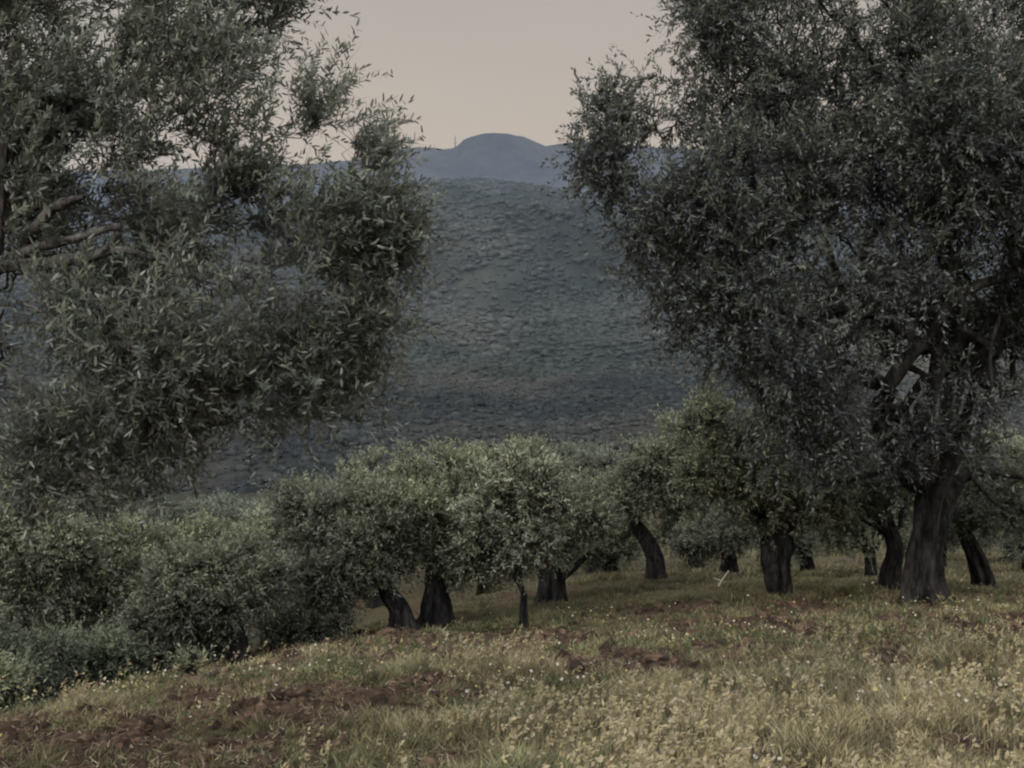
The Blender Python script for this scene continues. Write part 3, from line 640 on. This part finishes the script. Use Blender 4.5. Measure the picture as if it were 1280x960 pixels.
def weeds():
    n = 9000; x, y = visible_xy(n, 5.2, 20, 1.1); k = ridge_ok(x, y) & (fbm(x*.9+30, y*.8, 3., 3) > rng.uniform(-.6, .6, n)) & (soilmask(x, y) < .8); x, y = x[k], y[k]; n = len(x)
    m = 26; R = rng.uniform(.03, .11, n)*np.clip(y/9, .8, 1.4)
    a = rng.uniform(0, 2*np.pi, (n, m)); el = rng.uniform(.1, 1.3, (n, m)); d = np.stack([np.cos(a)*np.cos(el), np.sin(a)*np.cos(el), np.sin(el)], 2)
    c0 = np.stack([x, y, height(x, y)], 1)[:, None]+d*R[:, None, None]*rng.uniform(.3, 1.1, (n, m, 1))
    d2 = d+rng.normal(size=d.shape)*.5; s_ = np.cross(d2, rng.normal(size=d.shape)); s_ /= np.linalg.norm(s_, axis=2, keepdims=True)
    L_ = (R[:, None]*rng.uniform(.2, .42, (n, m)))[..., None]; W_ = L_*rng.uniform(.16, .34, (n, m, 1))
    V = np.stack([c0, c0+d2*L_*.5+s_*W_, c0+d2*L_, c0+d2*L_*.5-s_*W_], 2).reshape(-1, 3)
    kind = rng.uniform(size=(n, 1)); c = np.where(kind < .45, np.array([[.10,.125,.06]]), np.where(kind < .75, np.array([[.22,.20,.10]]), np.array([[.15,.105,.07]])))
    C = (c[:, None]*rng.uniform(.5, 1.4, (n, m, 1))).reshape(-1, 3)
    o = make_mesh('weeds', V, [np.arange(len(V)).reshape(-1, 4)], M['grass'], cols=np.repeat(C, 4, 0)); tag(o, 'low tangled weeds mixed into the field grass', 'weeds', kind='stuff')
weeds()
# feathery seed heads
def seedheads():
    n = 11000; x, y = visible_xy(n, 5.2, 12.5, 1.5); cl = fbm(x*.9+3, y*.9, 12., 3)+.35*np.clip((9-y)/2, 0, 1)*np.clip(x+1, -1, 1)
    k = (soilmask(x, y) < .3) & ridge_ok(x, y) & (cl > rng.uniform(-.2, .9, n)); x, y = x[k], y[k]; n = len(x)
    h = rng.uniform(.2, .5, n)
    c = lerp(STRAW, PALE, rng.uniform(size=(n, 1)))*rng.uniform(.5, .85, (n, 1))
    V, F, C, tip = blades(x, y, h, np.full(n, .004), c, .3)
    m = 9; d = rng.normal(size=(n, m, 3))*.35+np.array([.45, 0, .35]); d /= np.linalg.norm(d, axis=2, keepdims=True)
    t = rng.uniform(-.75, .25, (n, m, 1))
    ax = np.array([.35, 0, .8])+rng.normal(size=(n, 1, 3))*.2
    q = tip[:, None]+ax*t*.10; s = rng.normal(size=(n, m, 3)); s = np.cross(d, s); s /= np.linalg.norm(s, axis=2, keepdims=True)
    L = rng.uniform(.022, .045, (n, m, 1)); W = L*.24
    W4 = np.stack([q, q+d*L*.5+s*W, q+d*L, q+d*L*.5-s*W], 2).reshape(-1, 3)
    F4 = np.arange(len(W4)).reshape(-1, 4)+len(V)
    C4 = np.repeat(np.repeat(c*1.15, m, 0), 4, 0)
    o = make_mesh('seed_grass', np.concatenate([V, W4]), F+[F4], M['grass'], cols=np.concatenate([C, C4])); tag(o, 'pale feathery seed heads standing above the near grass', 'grass', kind='stuff')
seedheads()
def flowers():
    n = 2600; x, y = visible_xy(n, 5.5, 19, 1.1); cl = fbm(x*.8-3, y*.6, 41., 3)
    k = (soilmask(x, y) < .6) & ridge_ok(x, y) & (cl > rng.uniform(-.3, .8, n)); x, y = x[k], y[k]; n = len(x)
    h = rng.uniform(.16, .34, n)
    V, F, C, tip = blades(x, y, h, np.full(n, .004), np.repeat(GREEN[None], n, 0), .25)
    m = 7; a = np.arange(m)/m*2*np.pi; r = rng.uniform(.008, .017, n)
    nx = rng.normal(size=(n, 3))*.4+np.array([0, -.4, .8]); nx /= np.linalg.norm(nx, axis=1, keepdims=True)
    A = np.cross(nx, [1., 0, 0]); A /= np.linalg.norm(A, axis=1, keepdims=True); B = np.cross(nx, A)
    ring = tip[:, None]+r[:, None, None]*(np.cos(a)[None, :, None]*A[:, None]+np.sin(a)[None, :, None]*B[:, None])
    F2 = np.arange(n*m).reshape(-1, m)+len(V)
    cen = tip[:, None]+nx[:, None]*.003+.35*r[:, None, None]*(np.cos(a)[None, :, None]*A[:, None]+np.sin(a)[None, :, None]*B[:, None])
    F3 = np.arange(n*m).reshape(-1, m)+len(V)+n*m
    C2 = np.repeat(np.where(rng.uniform(size=(n, 1)) < .75, np.array([[.55,.53,.46]]), np.array([[.5,.44,.2]])), m, 0); C3 = np.repeat(np.array([[.4,.32,.08]]), n*m, 0)
    o = make_mesh('wildflowers', np.concatenate([V, ring.reshape(-1, 3), cen.reshape(-1, 3)]), F+[F2, F3], M['grass'], cols=np.concatenate([C, C2, C3])); tag(o, 'small white daisy flowers scattered through the field', 'wildflowers', kind='stuff')
flowers()
def clods():
    n = 16000; x, y = visible_xy(n, 5.5, 19, 1.1); s = soilmask(x, y)
    k = (s > rng.uniform(.15, .9, n)); x, y = x[k], y[k]; n = len(x)
    r = rng.uniform(.015, .065, n)*np.where(rng.uniform(size=n) > .93, 1.8, 1)*np.clip(y/9, .8, 1.4)
    th = (np.arange(6)/6*2*np.pi); dirs = [np.array([0, 0, 1.])]+[np.array([np.cos(t)*.75, np.sin(t)*.75, .5]) for t in th]+[np.array([np.cos(t+.3), np.sin(t+.3), -.3]) for t in th]
    D = np.array(dirs)[None]*rng.uniform(.6, 1.3, (n, 13, 1))*r[:, None, None]
    D[..., 2] *= .7
    V = np.stack([x, y, height(x, y)], 1)[:, None]+D+rng.normal(size=(n, 13, 3))*.12*r[:, None, None]
    tri = [[0, 1+i, 1+(i+1) % 6] for i in range(6)]; q = [[1+i, 7+i, 7+(i+1) % 6, 1+(i+1) % 6] for i in range(6)]
    b = (np.arange(n)*13)[:, None, None]
    F = [(b+np.array(tri)[None]).reshape(-1, 3), (b+np.array(q)[None]).reshape(-1, 4)]
    c = lerp(np.array([.045,.032,.026]), np.array([.17,.115,.083]), rng.uniform(size=(n, 1))**1.5)
    o = make_mesh('soil_clods', V.reshape(-1, 3), F, M['ground'], cols=np.repeat(c, 13, 0)); tag(o, 'red brown clods of turned soil in the bare patches', 'soil clods', kind='stuff')
clods()
def litter():
    n = 20000; x, y = visible_xy(n, 5.5, 19, 1.1); k = (soilmask(x, y) > rng.uniform(0, 1.2, n)) & ridge_ok(x, y); x, y = x[k], y[k]; n = len(x)
    a = rng.uniform(0, 2*np.pi, n); L = rng.uniform(.03, .08, n); d = np.stack([np.cos(a), np.sin(a), rng.uniform(-.05, .5, n)], 1)*L[:, None]
    s = np.stack([-np.sin(a), np.cos(a), np.zeros(n)], 1)*rng.uniform(.002, .005, n)[:, None]
    p = np.stack([x, y, height(x, y)+rng.uniform(.01, .05, n)], 1)
    V = np.stack([p-s, p+s, p+d+s*.4, p+d-s*.4], 1).reshape(-1, 3)
    c = lerp(BROWN, PALE*1.1, rng.uniform(size=(n, 1))**1.3)
    o = make_mesh('dry_litter', V, [np.arange(4*n).reshape(-1, 4)], M['grass'], cols=np.repeat(c, 4, 0)); tag(o, 'dry straw litter lying over the turned soil', 'litter', kind='stuff')
litter()
# pale forked stick standing in the grass
def stick():
    b = P(896, 744, 22.); z = float(height(b[0], 22.)); r = empty('stick', (b[0], 22., z)); tag(r, 'pale bare forked stick poking from the grass left of the stub trunk', 'stick')
    m, nt, N, L = newmat('bleached_wood'); n1 = N.new('ShaderNodeTexNoise'); n1.inputs['Scale'].default_value = 30
    cr = N.new('ShaderNodeValToRGB'); cr.color_ramp.elements[0].color = (.25,.22,.18,1); cr.color_ramp.elements[1].color = (.5,.47,.4,1); L.new(n1.outputs[0], cr.inputs[0])
    pr = N.new('ShaderNodeBsdfPrincipled'); pr.inputs['Roughness'].default_value = .8; L.new(cr.outputs[0], pr.inputs[0]); out(nt, pr.outputs[0])
    a, f = tubes(spline([[0, 0, -.06], [.08, 0, .1], [.15, 0, .2], [.24, 0, .33]], 8)[None], np.linspace(.022, .01, 8)[None], 6); make_mesh('shaft', a, [f], m, r)
    a, f = tubes(spline([[.1, 0, .12], [.0, 0, .16], [-.06, .02, .17]], 6)[None], np.linspace(.014, .007, 6)[None], 6); make_mesh('fork', a, [f], m, r)
stick()

# ================================================================== LIGHT, SKY, CAMERA
SUN_EL, SUN_AZ = math.radians(34), math.radians(235)   # azimuth clockwise from +Y (north)
w = bpy.data.worlds.new('World'); bpy.context.scene.world = w; w.use_nodes = True
nt = w.node_tree; nt.nodes.clear(); N = nt.nodes; L = nt.links
sky = N.new('ShaderNodeTexSky'); sky.sky_type = 'NISHITA'; sky.sun_disc = False; sky.sun_elevation = SUN_EL; sky.sun_rotation = SUN_AZ; sky.dust_density = 3
tc = N.new('ShaderNodeTexCoord'); sx = N.new('ShaderNodeSeparateXYZ'); L.new(tc.outputs['Generated'], sx.inputs[0])
cr = N.new('ShaderNodeValToRGB'); e = cr.color_ramp.elements
e[0].position = 0; e[0].color = (.20,.19,.17,1); e[1].position = 1; e[1].color = (1.4,1.46,1.6,1)
for p, c in ((.47,(.22,.20,.17,1)),(.5,(.47,.385,.30,1)),(.60,(.455,.38,.305,1)),(.67,(.40,.355,.305,1)),(.75,(.8,.79,.80,1)),(.84,(1.2,1.22,1.3,1))):
    k = cr.color_ramp.elements.new(p); k.color = c
ma = N.new('ShaderNodeMath'); ma.operation = 'MULTIPLY_ADD'; ma.inputs[1].default_value = .5; ma.inputs[2].default_value = .5; L.new(sx.outputs[2], ma.inputs[0])
# slightly cooler toward the left
ax = N.new('ShaderNodeMath'); ax.operation = 'MULTIPLY_ADD'; ax.inputs[1].default_value = -1.6; ax.inputs[2].default_value = -.25; ax.use_clamp = True; L.new(sx.outputs[0], ax.inputs[0])
L.new(ma.outputs[0], cr.inputs[0])
mc = N.new('ShaderNodeMix'); mc.data_type = 'RGBA'; mc.inputs[7].default_value = (.35,.35,.32,1); L.new(ax.outputs[0], mc.inputs[0]); L.new(cr.outputs[0], mc.inputs[6])
ns = N.new('ShaderNodeTexNoise'); ns.inputs['Scale'].default_value = 1.6; ns.inputs['Detail'].default_value = 4
mpn = N.new('ShaderNodeMapping'); mpn.inputs['Scale'].default_value = (1, 1, 3.5); L.new(tc.outputs['Generated'], mpn.inputs[0]); L.new(mpn.outputs[0], ns.inputs[0])
mr = N.new('ShaderNodeMapRange'); mr.inputs[3].default_value = .90; mr.inputs[4].default_value = 1.09; L.new(ns.outputs[0], mr.inputs[0])
ml = N.new('ShaderNodeVectorMath'); ml.operation = 'SCALE'; L.new(mc.outputs[2], ml.inputs[0]); L.new(mr.outputs[0], ml.inputs[3])
gy = N.new('ShaderNodeMath'); gy.operation = 'MULTIPLY_ADD'; gy.inputs[1].default_value = -2.2; gy.inputs[2].default_value = .1; gy.use_clamp = False; L.new(sx.outputs[1], gy.inputs[0])  # unseen sky behind the camera, brightness added to lift foliage shadows
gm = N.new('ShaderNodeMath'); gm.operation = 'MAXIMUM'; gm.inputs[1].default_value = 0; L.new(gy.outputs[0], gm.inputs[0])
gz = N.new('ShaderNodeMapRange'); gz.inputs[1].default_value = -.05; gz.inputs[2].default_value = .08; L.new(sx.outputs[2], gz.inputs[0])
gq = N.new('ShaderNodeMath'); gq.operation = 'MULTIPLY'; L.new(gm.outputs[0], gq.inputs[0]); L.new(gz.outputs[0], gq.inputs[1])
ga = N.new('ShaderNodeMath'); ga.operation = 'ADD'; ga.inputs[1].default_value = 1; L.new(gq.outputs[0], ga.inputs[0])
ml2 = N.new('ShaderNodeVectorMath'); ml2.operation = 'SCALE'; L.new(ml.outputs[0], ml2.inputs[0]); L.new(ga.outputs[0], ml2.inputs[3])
b1 = N.new('ShaderNodeBackground'); b1.inputs[1].default_value = .005; L.new(sky.outputs[0], b1.inputs[0])
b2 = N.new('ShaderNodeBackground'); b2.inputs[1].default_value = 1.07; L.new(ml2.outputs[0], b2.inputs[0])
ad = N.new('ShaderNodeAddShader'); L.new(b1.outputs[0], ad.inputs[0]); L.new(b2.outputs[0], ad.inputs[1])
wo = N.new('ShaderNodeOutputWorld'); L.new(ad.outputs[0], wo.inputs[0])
sd = bpy.data.lights.new('sun', 'SUN'); sd.energy = 1.7; sd.angle = math.radians(14); sd.color = (1, .93, .84)
so = bpy.data.objects.new('sun', sd); col.objects.link(so)
dirv = Vector((math.sin(SUN_AZ)*math.cos(SUN_EL), math.cos(SUN_AZ)*math.cos(SUN_EL), math.sin(SUN_EL)))
so.rotation_euler = dirv.to_track_quat('Z', 'Y').to_euler(); so.location = (-20, -20, 30)

cd = bpy.data.cameras.new('camera'); cam = bpy.data.objects.new('camera', cd); col.objects.link(cam)
cd.sensor_width = 36; cd.sensor_fit = 'HORIZONTAL'; cd.lens = 36*FPX/1280; cd.clip_end = 20000; cd.clip_start = .1
cam.location = (0, 0, EYE); cam.rotation_euler = (math.pi/2, 0, 0)
sc = bpy.context.scene; sc.camera = cam
sc.view_settings.view_transform = 'Standard'; sc.view_settings.look = 'None'; sc.view_settings.exposure = 0
sc.render.engine = 'CYCLES'; sc.cycles.use_denoising = True; sc.cycles.max_bounces = 8; sc.cycles.diffuse_bounces = 5; sc.cycles.transmission_bounces = 4; sc.cycles.volume_bounces = 0
sc.cycles.pixel_filter_type = 'BLACKMAN_HARRIS'; sc.cycles.filter_width = 2.2
